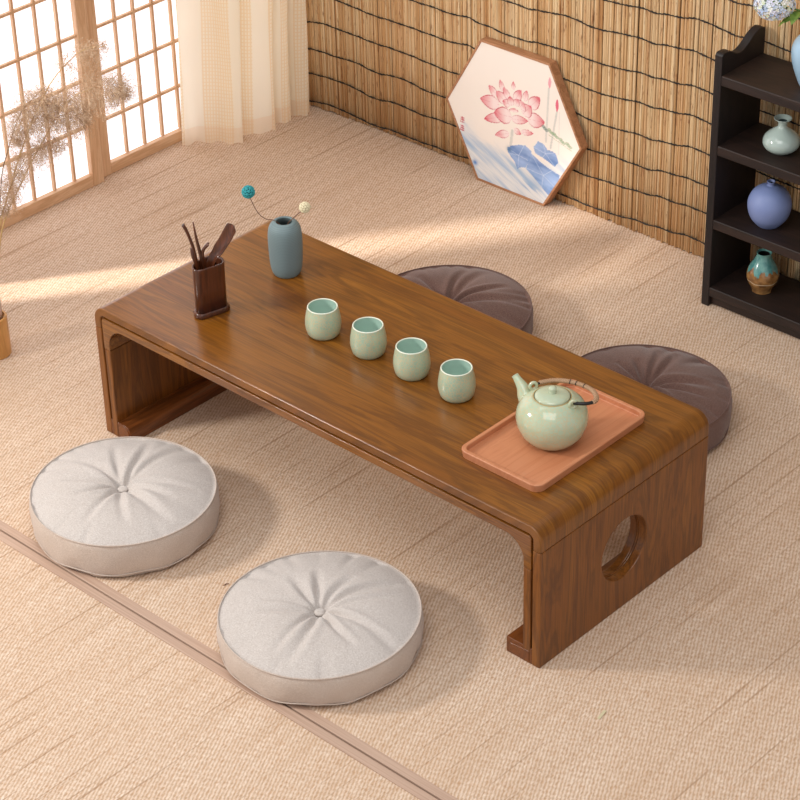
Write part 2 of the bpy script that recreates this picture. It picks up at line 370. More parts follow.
# ---------------------------------------------------------------- curtain
def curtain():
    t = thing('curtain', 'cream sheer curtain with fine gold check, hanging in the corner over the paper screen', 'curtain', (-.8, 1.2, 0))
    path = [(-.852, 1.008), (-.848, 1.020), (-.838, 1.050), (-.805, 1.08), (-.7686, 1.0985), (-.7506, 1.1147), (-.749, 1.127), (-.785, 1.137), (-.80, 1.150), (-.7641, 1.168), (-.7481, 1.192),
            (-.7383, 1.2235), (-.7427, 1.2385), (-.785, 1.242), (-.80, 1.252), (-.757, 1.262), (-.7446, 1.2756), (-.7417, 1.2922), (-.75, 1.302), (-.79, 1.304), (-.79, 1.315), (-.750, 1.325), (-.734, 1.342), (-.736, 1.360), (-.755, 1.372), (-.80, 1.372)]
    P = spline([(a, b, 0) for a, b in path], 6); n = len(P); nz = 60; H = 1.75
    vs = []; uv = []; cx = sum(p.x for p in P)/n; cy = sum(p.y for p in P)/n; L = 0; Ls = [0]
    for i in range(1, n): L += (P[i]-P[i-1]).length; Ls.append(L)
    for j in range(nz+1):
        z = H*j/nz; k = 1.0; dy = min(.022, .036*z)
        for i, p in enumerate(P):
            wv = .004*math.sin(z*7+i*.33)*min(1, z*3)
            flare = .012*math.exp(-z/.05)*math.sin(i*.9)*.25
            vs.append((cx+(p.x-cx)*k+wv*.5+flare+.8, cy+(p.y-cy)*k+wv+dy-1.2, z+.006+.003*math.sin(i*.7) if j == 0 else z+.006)); uv.append((Ls[i], z))
    fs = [(j*n+i, j*n+i+1, (j+1)*n+i+1, (j+1)*n+i) for j in range(nz) for i in range(n-1)]
    o = mesh('drape', vs, fs, None, t, True)
    ul = o.data.uv_layers.new(name='cloth')
    for lp in o.data.loops: ul.data[lp.index].uv = uv[lp.vertex_index]
    m = NT('sheer_check_cloth'); u = m.n('ShaderNodeUVMap', uv_map='cloth'); sx = m.n('ShaderNodeSeparateXYZ'); m.l(u.outputs[0], sx.inputs[0])
    wide = m.math('GREATER_THAN', m.math('FRACT', m.math('ADD', m.math('DIVIDE', sx.outputs[0], .135), .93)), .40)
    gx = m.math('GREATER_THAN', m.math('FRACT', m.math('DIVIDE', sx.outputs[0], .0075)), .55)
    gz = m.math('GREATER_THAN', m.math('FRACT', m.math('DIVIDE', sx.outputs[1], .010)), .72)
    line = m.math('MULTIPLY', m.math('MAXIMUM', gx, gz), wide)
    hem = m.math('MULTIPLY', m.math('LESS_THAN', sx.outputs[1], .045), .25)
    base = m.mix(m.math('MULTIPLY', line, .42), C('#fbf4e2'), C('#f0d096'))
    base = m.mix(m.math('MULTIPLY', wide, .12), base, C('#f3d9ae')); base = m.mix(hem, base, C('#efc9a0'))
    m.color(base); m.set(rough=.85, spec=.1)
    tr = m.n('ShaderNodeBsdfTranslucent'); m.l(base, tr.inputs[0]); ms = m.n('ShaderNodeMixShader'); ms.inputs[0].default_value = .55
    m.l(m.b.outputs[0], ms.inputs[1]); m.l(tr.outputs[0], ms.inputs[2]); m.l(ms.outputs[0], m.t.nodes['Material Output'].inputs[0])
    o.data.materials.append(m.m)
curtain()

# ---------------------------------------------------------------- low table
def arch(inset, n=8, R=.030, z0=0.0, r_in=None, bottom=None):
    """outline of the table arch, offset inwards; runs from left foot to right foot"""
    x0, x1, z1 = inset, TW-inset, TH-inset; r = r_in if r_in is not None else max(R-inset, .004)
    zb = z0 if bottom is None else bottom
    p = [(x0, zb)]
    for k in range(n+1):
        a = PI-PI/2*k/n; p.append((x0+r+r*math.cos(a), z1-r+r*math.sin(a)))
    for k in range(n+1):
        a = PI/2-PI/2*k/n; p.append((x1-r+r*math.cos(a), z1-r+r*math.sin(a)))
    p.append((x1, zb)); return p
tb = thing('low_table', 'long low walnut-brown waterfall table with rounded ends and a round side cutout', 'low table')
ZJ = .262
g = G()
g.band(arch(0, bottom=ZJ), arch(.0185, bottom=ZJ), XZ, 0, TD)
o = g.build('tabletop', M['table_top'], tb); bevel(o, .0030, 3, 40)
g = G(); g.band(arch(.0183, bottom=.215), arch(.0225, bottom=.215), XZ, .005, TD-.005)
g.band(arch(.0225, bottom=.215), arch(.040, r_in=.045, bottom=.215), XZ, .0, TD)
o = g.build('apron', M['table_apron'], tb); bevel(o, .0026, 3, 40)
def panel(x0, x1, y0, y1, z0, z1, hole, mat):
    bm = bmesh.new()
    ring = [bm.verts.new((x0, y, z)) for y, z in ((y0, z0), (y1, z0), (y1, z1), (y0, z1))]
    ed = [bm.edges.new((ring[i], ring[(i+1) % 4])) for i in range(4)]
    if hole:
        cy, cz, r = hole; nn = 48
        hv = [bm.verts.new((x0, cy+r*math.cos(2*PI*k/nn), cz+r*math.sin(2*PI*k/nn))) for k in range(nn)]
        ed += [bm.edges.new((hv[i], hv[(i+1) % nn])) for i in range(nn)]
    bmesh.ops.triangle_fill(bm, use_beauty=True, use_dissolve=False, edges=ed)
    res = bmesh.ops.extrude_face_region(bm, geom=bm.faces[:])
    for e in res['geom']:
        if isinstance(e, bmesh.types.BMVert): e.co.x += x1-x0
    bmesh.ops.recalc_face_normals(bm, faces=bm.faces)
    me = bpy.data.meshes.new('side_panel'); bm.to_mesh(me); bm.free(); me.materials.append(mat)
    o = bpy.data.objects.new('side_panel', me); COL.objects.link(o); o.parent = tb
    b = o.modifiers.new('b', 'BEVEL'); b.width = .0022; b.segments = 2; b.limit_method = 'ANGLE'; b.angle_limit = math.radians(50)
    return o
HOLE = (.246, .1380, .0670)
panel(TW-.0185, TW, 0, TD, 0.0, ZJ, HOLE, M['table_side'])
panel(0, .0185, 0, TD, 0.0, ZJ, None, M['table_side'])
# inner thickness of the end panels (behind the bead) with the same hole
panel(TW-.0226, TW-.0184, .005, TD-.005, .0, .216, HOLE, M['table_side'])
panel(TW-.040, TW-.0226, .0, TD, .0, .2148, HOLE, M['table_side'])
panel(.0184, .0226, .005, TD-.005, .0, .216, None, M['table_side'])
panel(.0226, .040, .0, TD, .0, .2148, None, M['table_side'])
for sx_ in (0, 1):
    X = (lambda x: x) if sx_ == 0 else (lambda x: TW-x)
    prof = [(.016, .0), (.016, .038), (.040, .038), (.044, .0355), (.052, .0375), (.060, .0385), (.068, .0365), (.0745, .031), (.078, .023), (.079, .012), (.079, 0)] if sx_ == 0 else \
           [(.0185, .0), (.0185, .036), (.079, .036), (.080, .034), (.080, 0)]
    g = G(); g.prism([(X(a), b) for a, b in prof], XZ, .001, TD-.001)
    if sx_ == 0:
        g.prism([(X(.0585+.0165*math.cos(2*PI*k/20)), .0195+.0165*math.sin(2*PI*k/20)) for k in range(20)], XZ, -.0012, .004)
    else: g.prism([(X(a), b) for a, b in ((.024, .006), (.024, .03), (.070, .026), (.072, .006))], XZ, -.0012, .004)
    bevel(g.build('foot', M['table_foot'], tb), .0016, 2)

# ---------------------------------------------------------------- cushions
def cushion(label, loc, R, h, seed, mtop, mside, rot, group, pleat=1.0):
    rnd = random.Random(seed)
    t = thing('floor_cushion', label, 'floor cushion', loc, rot, group)
    nt, nr = 200, 44; zs = h*.80
    rx = [1+.010*math.sin(2*a+seed)+.006*math.sin(3*a+seed*2) for a in [2*PI*k/nt for k in range(nt)]]
    pl = []
    npl = 11
    for k in range(npl):
        a = 2*PI*(k+rnd.uniform(-.25, .25))/npl
        pl.append((a, rnd.uniform(.006, .0115)*pleat, rnd.uniform(.5, .95), rnd.uniform(.006, .011), rnd.uniform(-.35, .35)))
    ed = [(2*PI*rnd.random(), rnd.uniform(.0015, .004)*pleat, rnd.uniform(.005, .011)) for k in range(26)]
    def top(rr, a):
        r = rr*R
        base = zs + h*.30*(1-rr**2.6)**.9*(1-math.exp(-(rr/.20)**1.3)*.95) - .004
        for (pa, d, ext, wd, cur) in pl:
            da = (a-pa-cur*rr+PI) % (2*PI)-PI
            s_ = r*math.sin(da) if abs(da) < 1.2 else 9
            if rr > .03:
                fall = max(0, 1-rr/ext)**.6 * min(1, rr/.10)
                base -= d*fall*math.exp(-(s_/(wd*(.55+rr)))**2)
                base += d*.45*fall*math.exp(-((s_-wd*1.5)/(wd*1.1))**2)
        for (pa, d, wd) in ed:
            da = (a-pa+PI) % (2*PI)-PI
            s_ = r*math.sin(da) if abs(da) < 1.2 else 9
            base -= d*max(0, (rr-.55)/.45)**1.3*math.exp(-(s_/wd)**2)*(1 if rr < .99 else .4)
        return base
    vs = [(0, 0, top(0, 0))]; fs = []
    for i in range(1, nr+1):
        rr = i/nr
        for k in range(nt):
            a = 2*PI*k/nt; f_ = .985*rx[k]*rr
            z = top(rr, a) if i < nr else zs-.002
            vs.append((R*f_*math.cos(a), R*f_*math.sin(a), z))
    for k in range(nt): fs.append((0, 1+k, 1+(k+1) % nt))
    for i in range(nr-1):
        for k in range(nt): fs.append((1+i*nt+k, 1+(i+1)*nt+k, 1+(i+1)*nt+(k+1) % nt, 1+i*nt+(k+1) % nt))
    # a narrow roll-under so the top panel meets the piping
    mesh('top_panel', vs, fs, mtop, t, True)
    vs, fs = [], []; prof = [(.983, zs-.002), (1.0, zs-.012), (1.008, h*.5), (1.0, h*.28), (.975, h*.10), (.93, .0015), (.5, .001), (0.02, .001)]
    P = spline([(a, 0, b) for a, b in prof[:6]], 4)+[Vector((a, 0, b)) for a, b in prof[6:]]
    for p in P:
        for k in range(nt):
            a = 2*PI*k/nt; wr = 1+.006*math.sin(k*.55+seed)*math.sin(k*.17+p.z*60)*(1 if .005 < p.z < zs-.006 else 0)
            pz = p.z + (.0025*math.sin(a*9+seed)+.002*math.sin(a*17+seed) if .003 < p.z < h*.35 else 0)
            vs.append((R*p.x*rx[k]*wr*math.cos(a), R*p.x*rx[k]*wr*math.sin(a), max(pz, .001)))
    n = len(P)
    for i in range(n-1):
        for k in range(nt): fs.append((i*nt+k, i*nt+(k+1) % nt, (i+1)*nt+(k+1) % nt, (i+1)*nt+k))
    fs.append(tuple((n-1)*nt+k for k in range(nt)))
    mesh('gusset', vs, fs, mside, t, True)
    for zz, rr, rad in ((zs-.001, .988, .0014), (h*.13, .988, .0013)):
        g = G(); pts = [(R*rr*rx[k % nt]*math.cos(2*PI*k/nt), R*rr*rx[k % nt]*math.sin(2*PI*k/nt), zz+(.0025*math.sin(2*PI*k/nt*9+seed) if zz < h*.3 else 0)) for k in range(nt+1)]
        g.tube(pts, rad, 6, cap=False); g.build('seam_piping', mside, t, True)
    zc = top(0, 0)
    g = G(); g.lathe([(.0, zc+.0062), (.006, zc+.006), (.0095, zc+.0045), (.0108, zc+.0022), (.0095, zc+.0002), (0, zc)], 24)
    g.build('tuft_button', mtop, t, True)
    return t
cushion('round oatmeal floor cushion near the left foot of the table', (.284, -.196, 0), .1885, .105, 3, M['linen'], M['linen_side'], .3, 'oatmeal cushions')
cushion('round oatmeal floor cushion in front of the table, nearest the camera, over the mat seam', (.845, -.209, 0), .1915, .091, 8, M['linen'], M['linen_side'], 1.9, 'oatmeal cushions')
cushion('round dark brown floor cushion behind the middle of the table', (.303, .757, 0), .190, .102, 21, M['plum'], M['plum'], 2.3, 'dark brown cushions', 1.25)
cushion('round dark brown floor cushion behind the right end of the table, beside the black shelf', (.843, .771, 0), .183, .103, 35, M['plum'], M['plum'], .8, 'dark brown cushions', 1.25)

# ---------------------------------------------------------------- tea cups
def cup(loc, label, rot):
    t = thing('tea_cup', label, 'tea cup', loc, rot, 'celadon tea cups in a row')
    g = G(); g.lathe([(0, .0015), (.021, .0015), (.0240, 0), (.0275, .001), (.0312, .0060), (.0335, .0150), (.0347, .0240), (.0342, .035), (.0320, .048), (.0295, .0590), (.0290, .0612)], 56)
    g.f.pop()  # open at the mouth
    t.scale = (1.06, 1.06, 1.04); g.build('body', M['cup_out'], t, True)
    g = G(); g.lathe([(.0268, .0612), (.0275, .058), (.0300, .045), (.0305, .030), (.0285, .017), (.022, .009), (.010, .006), (0, .0055)], 56); g.f = [q for q in g.f if len(q) == 4]
    g.build('inner_glaze', M['cup_in'], t, True)
    g = G(); n = 12; g.lathe([(.0279+.0013*math.cos(2*PI*k/n), .0612+.0013*math.sin(2*PI*k/n)) for k in range(n+1)], 56, close=True); g.f = [q for q in g.f if len(q) == 4]
    g.build('rim', M['cup_rim'], t, True)
    return t
c0 = [(.4420, .2285), (.5600, .2357), (.6780, .2337), (.7960, .2325)]
labs = ['pale green crackled tea cup, leftmost of the four, nearest the grey vase', 'pale green crackled tea cup, second of the four from the grey vase',
        'pale green crackled tea cup, third of the four from the grey vase', 'pale green crackled tea cup, rightmost of the four, nearest the teapot']
for i, ((x, y), lb) in enumerate(zip(c0, labs)):
    if i == 0: first = cup((x, y, TH), lb, 0)
    else:
        c = copy_tree(first); c.location = (x, y, TH); c.rotation_euler = (0, 0, i*1.7); c['label'] = lb

# ---------------------------------------------------------------- tray + teapot
def rrect(x0, x1, y0, y1, r, n=8):
    out = []
    for cx, cy, a0 in ((x1-r, y1-r, 0), (x0+r, y1-r, PI/2), (x0+r, y0+r, PI), (x1-r, y0+r, 3*PI/2)):
        for k in range(n+1): a = a0+PI/2*k/n; out.append((cx+r*math.cos(a), cy+r*math.sin(a)))
    return out
TX0, TX1, TY0, TY1 = .9315, 1.1265, .0805, .4055
tr = thing('serving_tray', 'flat terracotta-orange wooden tray under the green teapot', 'tray', ((TX0+TX1)/2, (TY0+TY1)/2, TH))
hx, hy = (TX1-TX0)/2, (TY1-TY0)/2
lv = [(0, .0), (-.0, .0150), (.0012, .0167), (.0072, .0167), (.0085, .0155), (.0085, .0062), (.010, .005)]
lv[0] = (.002, 0)
rings = [[(x, y, z) for x, y in rrect(-hx+i, hx-i, -hy+i, hy-i, .020-min(i, .012)*.7)] for i, z in lv]
vs = [p for r_ in rings for p in r_]; n = len(rings[0]); fs = []
for i in range(len(rings)-1):
    for k in range(n): fs.append((i*n+k, i*n+(k+1) % n, (i+1)*n+(k+1) % n, (i+1)*n+k))
fs.append(tuple(range(n))[::-1]); fs.append(tuple((len(rings)-1)*n+k for k in range(n)))
o = mesh('tray_body', vs, fs, M['tray'], tr); bevel(o, .0006, 2, 30)

PX, PY = 1.0350, .2290
PZ = TH+.005
tp = thing('teapot', 'rounded pale green crackled teapot with rattan-wrapped handle on the orange tray', 'teapot', (PX, PY, PZ))
g = G(); g.lathe([(0, .001), (.030, .001), (.033, 0), (.0375, .001), (.049, .009), (.060, .024), (.0665, .042), (.0678, .055), (.0655, .069), (.0585, .082), (.048, .0915), (.040, .0955), (.0365, .0975), (.0350, .0965), (.0345, .093), (.034, .088)], 72)
g.f.pop()
sp = spline([(-.050, -.002, .062), (-.062, -.002, .074), (-.070, -.001, .086), (-.080, 0, .095), (-.0905, .001, .1040)], 6); ns = len(sp)
R_ = [.0150*(1-t)**1.5+.0068 for t in [i/(ns-1) for i in range(ns)]]
g.build('body', M['pot'], tp, True)
g = G(); g.tube(sp, R_, 20, cap=False)
inner = [sp[-1], sp[-2], sp[-3], sp[-5]]; g.tube(inner, [.0050]*4, 20, cap=False)
n0 = (ns-1)*20; n1 = ns*20
g.f += [(n0+k, n0+(k+1) % 20, n1+((-k-1) % 20), n1+((-k) % 20)) for k in range(0)]
so2 = g.build('spout', M['pot'], tp, True)
g = G(); tdir = (sp[-1]-sp[-2]).normalized(); aa = tdir.cross(Vector((0, 1, 0))).normalized(); bb = tdir.cross(aa)
ring = [sp[-1]+aa*math.cos(2*PI*k/20)*.0060+bb*math.sin(2*PI*k/20)*.0060 for k in range(21)]
g.tube(ring, .0013, 8, cap=False); g.build('spout_lip', M['pot_lid'], so2, True)
lid = G(); lid.lathe([(0, .1052), (.008, .1055), (.020, .1045), (.029, .102), (.0325, .0995), (.0332, .097), (.032, .0945), (0, .094)], 56); lid = lid.build('lid', M['pot_lid'], tp, True)
g = G(); g.lathe([(.0080, .104), (.0070, .107), (.0068, .110), (.0078, .1135), (.0074, .1160), (.0045, .1178), (0, .1182)], 24); g.build('knob', M['pot_lid'], lid, True)
g = G(); g.lathe([(.0350+.0010*math.cos(2*PI*k/8), .0975+.0010*math.sin(2*PI*k/8)) for k in range(9)], 56, close=True); g.f = [q for q in g.f if len(q) == 4]
g.build('lid_seat', M['pot_rim'], tp, True)
for sx_ in (-1, 1):
    g = G(); c = Vector((sx_*.0475, .002, .0985)); pts = [c+Vector((math.cos(2*PI*k/18)*.0072*sx_*.45, math.sin(2*PI*k/18)*.003, 0))*0+Vector((.0068*math.cos(2*PI*k/18)*.5, .0068*math.cos(2*PI*k/18)*.85, .0072*math.sin(2*PI*k/18))) for k in range(19)]
    g.tube(pts, .0032, 10, cap=False); g.build('lug', M['pot'], tp, True)
hp = spline([(-.0475, .006, .099), (-.041, .022, .100), (-.0235, .042, .1015), (.006, .056, .102), (.038, .060, .101), (.060, .052, .100), (.0725, .036, .1005), (.0705, .021, .1015), (.062, .010, .102), (.0475, .003, .1005)], 8)
nh = len(hp); hd = tag(bpy.data.objects.new('handle', None), 'rattan-wrapped handle fallen back behind the lid'); COL.objects.link(hd); hd.parent = tp
g = G(); g.tube(hp[:7], .0024, 10); g.build('black_end', M['black'], hd, True)
g = G(); g.tube(hp[-22:], .0034, 10); g.build('black_end', M['black'], hd, True)
g = G(); mid = hp[5:-19]; g.tube(mid, [.0048+.0004*(i % 2) for i in range(len(mid))], 12, flat=.8); g.build('rattan_wrap', M['rattan'], hd, True)
g = G()
for q in (.36, .41, .50):
    i = int(q*len(mid)); g.tube([mid[i-0], mid[i]+(mid[i+1]-mid[i])*.35], .0056, 12, flat=.8)
g.build('dark_binding', M['black'], hd, True)

# ---------------------------------------------------------------- grey vase and ball flowers
VX, VY = .2120, .3535
vz = thing('bud_vase', 'blue-grey ribbed stoneware vase on the far left of the table', 'vase', (VX, VY, TH))
g = G(); pr = spline([(.0, 0, .0), (.0225, 0, .0), (.0285, 0, .004), (.0328, 0, .018), (.0347, 0, .04), (.0356, 0, .066), (.0354, 0, .090), (.0328, 0, .107), (.0260, 0, .118), (.0195, 0, .1215), (.0175, 0, .1212), (.0165, 0, .119)], 5)
g.lathe([(max(p.x, 0), p.z) for p in pr], 64); g.f.pop(); g.build('body', M['vase'], vz, True)
g = G(); g.lathe([(.0165, .1195), (.0165, .112), (.026, .102), (.030, .08), (.029, .02), (0, .008)], 48); g.f = [q for q in g.f if len(q) == 4]; g.build('inner_wall', M['vase_in'], vz, True)
def ball_flower(label, stem, r, mt, mc, name='dried_flower'):
    t = thing(name, label, 'dried flower', (VX+stem[-1][0], VY+stem[-1][1], TH+stem[-1][2]))
    o_ = Vector(stem[-1]); P = spline([Vector(p)-o_ for p in stem], 8)
    g = G(); g.tube(P, .0009, 6); g.build('stem', M['twig'], t, True)
    bm = bmesh.new(); bmesh.ops.create_icosphere(bm, subdivisions=2, radius=r)
    for v_ in bm.verts: v_.co = v_.co+P[0]
    me = bpy.data.meshes.new('flower_head'); bm.to_mesh(me); bm.free(); me.materials.append(mt)
    o = bpy.data.objects.new('flower_head', me); COL.objects.link(o); o.parent = t
    wf = o.modifiers.new('w', 'WIREFRAME'); wf.thickness = r*.30; wf.use_even_offset = False
    ss = o.modifiers.new('ss', 'SUBSURF'); ss.levels = ss.render_levels = 1
    bm = bmesh.new(); bmesh.ops.create_icosphere(bm, subdivisions=3, radius=r*.82)
    for v_ in bm.verts: v_.co = v_.co+P[0]
    me = bpy.data.meshes.new('core'); bm.to_mesh(me); bm.free(); me.materials.append(mc)
    o2 = bpy.data.objects.new('core', me); COL.objects.link(o2); o2.parent = o
ball_flower('teal openwork ball on a thin bent stem, in the grey vase', [(-.0507, -.0483, .1937), (-.0477, -.0454, .1762), (-.0385, -.0367, .1454), (-.0271, -.0258, .1297), (-.0150, -.0120, .1235), (.004, .002, .095), (.015, .010, .03)], .0133, M['teal'], M['tealcore'])
ball_flower('cream openwork ball on a short stem, in the grey vase', [(.0322, .0306, .1541), (.0243, .0232, .1428), (.0134, .0127, .1291), (.0030, .0030, .108), (-.010, -.010, .03)], .0115, M['cream'], M['creamcore'])

# ---------------------------------------------------------------- tea tool holder
HX, HY = .207, .138
vz.scale = (1.01, 1.01, 1.02)
ht = thing('tool_holder', 'dark rosewood tea-tool holder standing at the left of the table', 'tool holder', (HX, HY, TH))
sec = [(.1895, .112), (.204, .1035), (.2165, .108), (.2225, .128), (.2285, .150), (.2300, .163), (.222, .172), (.208, .176), (.193, .172), (.1845, .158), (.183, .135)]
sec = [(p.x, p.y) for p in spline([(a-HX, b-HY, 0) for a, b in sec+sec[:1]], 5)][:-1]
def scl(s_, k, d=0): return [(x*k, y*k) for x, y in s_]
def rings_obj(name, levels, mat, parent, cap0=True, cap1=True):
    n = len(sec); vs = [(x, y, z) for k, z in levels for x, y in scl(sec, k)]; fs = []
    for i in range(len(levels)-1):
        for k in range(n): fs.append((i*n+k, i*n+(k+1) % n, (i+1)*n+(k+1) % n, (i+1)*n+k))
    if cap0: fs.append(tuple(range(n))[::-1])
    if cap1: fs.append(tuple((len(levels)-1)*n+k for k in range(n)))
    return mesh(name, vs, fs, mat, parent, True)
o = rings_obj('plinth', [(1.06, 0), (1.12, .002), (1.13, .007), (1.08, .0095), (1.07, .011), (1.02, .012)], M['holder'], ht); 
o = rings_obj('tube_body', [(.97, .0115), (.97, .06), (.985, .105), (1.0, .112), (.985, .1145), (.90, .1145), (.86, .112), (.84, .06), (.84, .02)], M['holder'], ht)
def tool(name, label, build):
    t = thing(name, label, 'tea tool', (HX, HY, TH+.021)); build(t); return t
def rel(pts): return [(x, y, z-.021) for x, y, z in pts]
def b1(t):
    g = G(); P = spline(rel([(-.030, -.0286, .2041), (-.0251, -.0239, .1879), (-.0188, -.0178, .1559), (-.0150, -.0140, .120), (-.008, -.006, .030)]), 6); g.tube(P, [.0062]+[.0060]*(len(P)-2)+[.003], 10, flat=.55); g.build('arm', M['holder'], t, True)
    g = G(); P = spline(rel([(-.0193, -.0184, .152), (-.0155, -.0205, .135), (-.0125, -.017, .115), (-.007, -.008, .030)]), 6); g.tube(P, [.0056]*(len(P)-1)+[.003], 10, flat=.55); g.build('arm', M['holder'], t, True)
tool('tea_tweezers', 'dark wooden curved tweezers, leftmost tool in the rosewood holder', b1)
def b2(t):
    g = G(); P = spline(rel([(-.0152, -.0145, .2103), (-.0125, -.0118, .1737), (-.0064, -.005, .110), (.000, .002, .024)]), 6); n = len(P); g.tube(P, [.0012+.0030*min(1, i/(n*.6)) for i in range(n)], 8); g.build('shaft', M['holder'], t, True)
tool('tea_needle', 'slim pointed brown needle, second tool from the left in the holder', b2)
def b3(t):
    g = G(); P = spline(rel([(.0048, .0046, .158), (.0030, .0030, .1575), (-.0035, -.0033, .146), (-.0050, -.0047, .130), (-.004, .000, .110), (.002, .010, .024)]), 6); n = len(P); g.tube(P, [.0058-.0014*min(1, i/(n*.5)) for i in range(n)], 10, flat=.7); g.build('shaft', M['holder'], t, True)
tool('tea_spoon', 'short hooked wooden spoon handle in the middle of the holder', b3)
def b4(t):
    P = spline(rel([(.0425, .0406, .200), (.0390, .0372, .192), (.0290, .0280, .1665), (.0170, .0165, .1400), (.0060, .0060, .114), (.000, .004, .060), (-.004, .004, .026)]), 6)
    n = len(P); vs = []; rt = Vector((.724, .689, 0)); nr = 9
    for side in (0, 1):
        for i, p in enumerate(P):
            q = i/(n-1); wd = .0122*math.sin(min(1, q*5+.35)*PI/2)*(1 if q < .45 else max(.35, 1-(q-.45)*1.6))
            tdir = (P[min(i+1, n-1)]-P[max(i-1, 0)]).normalized(); sd = Vector((.60, .34, .60)); sd = (sd-tdir*sd.dot(tdir)).normalized(); nn_ = tdir.cross(sd)
            for k in range(nr):
                s_ = -1+2*k/(nr-1); vs.append(p+sd*wd*s_+nn_*(.0045*(s_*s_-.5)+(.0024 if side else 0)))
    N = n*nr; fs = []
    for i in range(n-1):
        for k in range(nr-1):
            a = i*nr+k; fs.append((a, a+1, a+nr+1, a+nr)); fs.append((N+a, N+a+nr, N+a+nr+1, N+a+1))
        fs.append((i*nr, i*nr+nr, N+i*nr+nr, N+i*nr)); a = i*nr+nr-1; fs.append((a, N+a, N+a+nr, a+nr))
    for k in range(nr-1): fs.append((k, N+k, N+k+1, k+1)); a = (n-1)*nr+k; fs.append((a, a+1, N+a+1, N+a))
    mesh('scoop_blade', vs, fs, M['holder'], t, True)
tool('tea_scoop', 'broad dark wooden scoop leaning right in the holder', b4)

# ---------------------------------------------------------------- black shelf
sh = thing('display_shelf', 'black-brown open wooden shelf with curved top arms against the reed screen', 'shelf', (.9435, 1.3270, 0))
ox, oy = .95, 1.325
def arm_curve(n=24):
    pts = spline([(1.245, .0, .622), (1.252, 0, .6285), (1.275, 0, .6265), (1.300, 0, .6130), (1.318, 0, .6115), (1.338, 0, .6200), (1.358, 0, .6340), (1.378, 0, .6425), (1.390, 0, .6435), (1.404, 0, .638)], 4)
    return [(p.x, p.z) for p in pts]
for s_ in (0, 1):
    x0, x1 = (.6485, .6685) if s_ == 0 else (1.2315, 1.2515)
    g = G(); prof = [(1.245, 0.0)] + arm_curve() + [(1.404, 0), (1.38, 0), (1.370, .022), (1.272, .022), (1.267, 0)]
    g.prism([(a-oy, b) for a, b in prof], YZ, x0-ox, x1-ox)
    bevel(g.build('side_panel', M['shelf_z'], sh), .0018, 2, 40)
for zt in (.578, .4095, .2250, .0500):
    g = G(); g.box(.6675-ox, 1.2325-ox, 1.246-oy, 1.402-oy, zt-.0235, zt)
    if zt == .225 or zt == .578: pass
    bevel(g.build('shelf_board', M['shelf'], sh), .0022, 2)
g = G(); g.box(.6675-ox, 1.2325-ox, 1.256-oy, 1.27-oy, .004, .0275); bevel(g.build('apron', M['shelf'], sh), .0015)

def pot_thing(name, label, loc, prof, mat, inner=None, seg=56, group=None, mouth=None):
    t = thing(name, label, 'vase', loc, 0, group)
    pr = spline([(a, 0, b) for a, b in prof], 5)
    g = G(); g.lathe([(max(p.x, 0), p.z) for p in pr], seg); g.f.pop(); g.build('body', mat, t, True)
    r, z = prof[-1]
    g = G(); g.lathe([(r, z), (r*.96, z-.006), (r*.9, z-.02), (0, z-.024)], 32); g.f = [q for q in g.f if len(q) == 4]; g.build('mouth', inner or M['black'], t, True)
    return t
M['celadon_pale'] = plain('pale_celadon', '#b4c4bc', .12, coat=.6)
M['periwinkle'] = plain('periwinkle_matte', '#7f8fbe', .5)
M['skyblue'] = plain('sky_blue_glaze', '#a3c6df', .25, coat=.3)
pot_thing('squat_vase', 'small squat pale celadon vase with a narrow neck, on the second shelf board', (.7810, 1.3175, .4095),
          [(0, 0), (.018, 0), (.024, .002), (.036, .012), (.0395, .024), (.035, .037), (.022, .049), (.0115, .057), (.0095, .064), (.0125, .072), (.0185, .0765), (.0185, .078), (.0165, .0772), (.0095, .071)], M['celadon_pale'], plain('dark_celadon_mouth', '#4b5a5a', .4)).scale = (1.04, 1.04, 1.03)
pot_thing('globe_vase', 'round periwinkle-blue vase with a tiny neck, on the third shelf board', (.7670, 1.3105, .2250),
          [(0, 0), (.020, 0), (.027, .003), (.042, .022), (.0488, .046), (.0470, .066), (.036, .085), (.018, .0965), (.0088, .099), (.0075, .104), (.0095, .108), (.0080, .1085), (.006, .104)], M['periwinkle'])
m = NT('drip_glaze'); v = m.obj(); sx = m.n('ShaderNodeSeparateXYZ'); m.l(v, sx.inputs[0])
dr = m.math('ADD', sx.outputs[2], m.math('MULTIPLY', m.math('SUBTRACT', m.noise(m.obj((1, 1, .25)), 75, 2), .5), .065))
nb = m.noise(v, 60, 4)
brown = m.ramp(nb, [(.3, C('#6b4526')), (.6, C('#a97b48')), (.8, C('#c79c64'))])
c = m.mix(m.ramp(m.math('MULTIPLY', dr, 10.0), [(.56, BW(0)), (.60, BW(1))]), brown, m.ramp(nb, [(.3, C('#3f7f80')), (.7, C('#7fb3a9'))]))
ln = m.math('COMPARE', m.math('ADD', sx.outputs[2], m.math('MULTIPLY', m.noise(v, 30, 1), .012)), .037, .0011)
c = m.mix(m.math('MULTIPLY', ln, .8), c, C('#e6d3b0')); m.color(c); m.set(rough=.18, coat=.5)
pot_thing('gourd_vase', 'small brown pear-shaped vase with turquoise drip glaze, on the bottom shelf board', (.7590, 1.3160, .0500),
          [(0, 0), (.0195, 0), (.0215, .003), (.024, .010), (.031, .024), (.0345, .037), (.0335, .050), (.0275, .064), (.0205, .077), (.0165, .086), (.0150, .092), (.0165, .095), (.0150, .0955), (.0120, .092)], m.m).scale = (1.07, 1.07, 1.03)
SVX, SVY = .8460, 1.3210
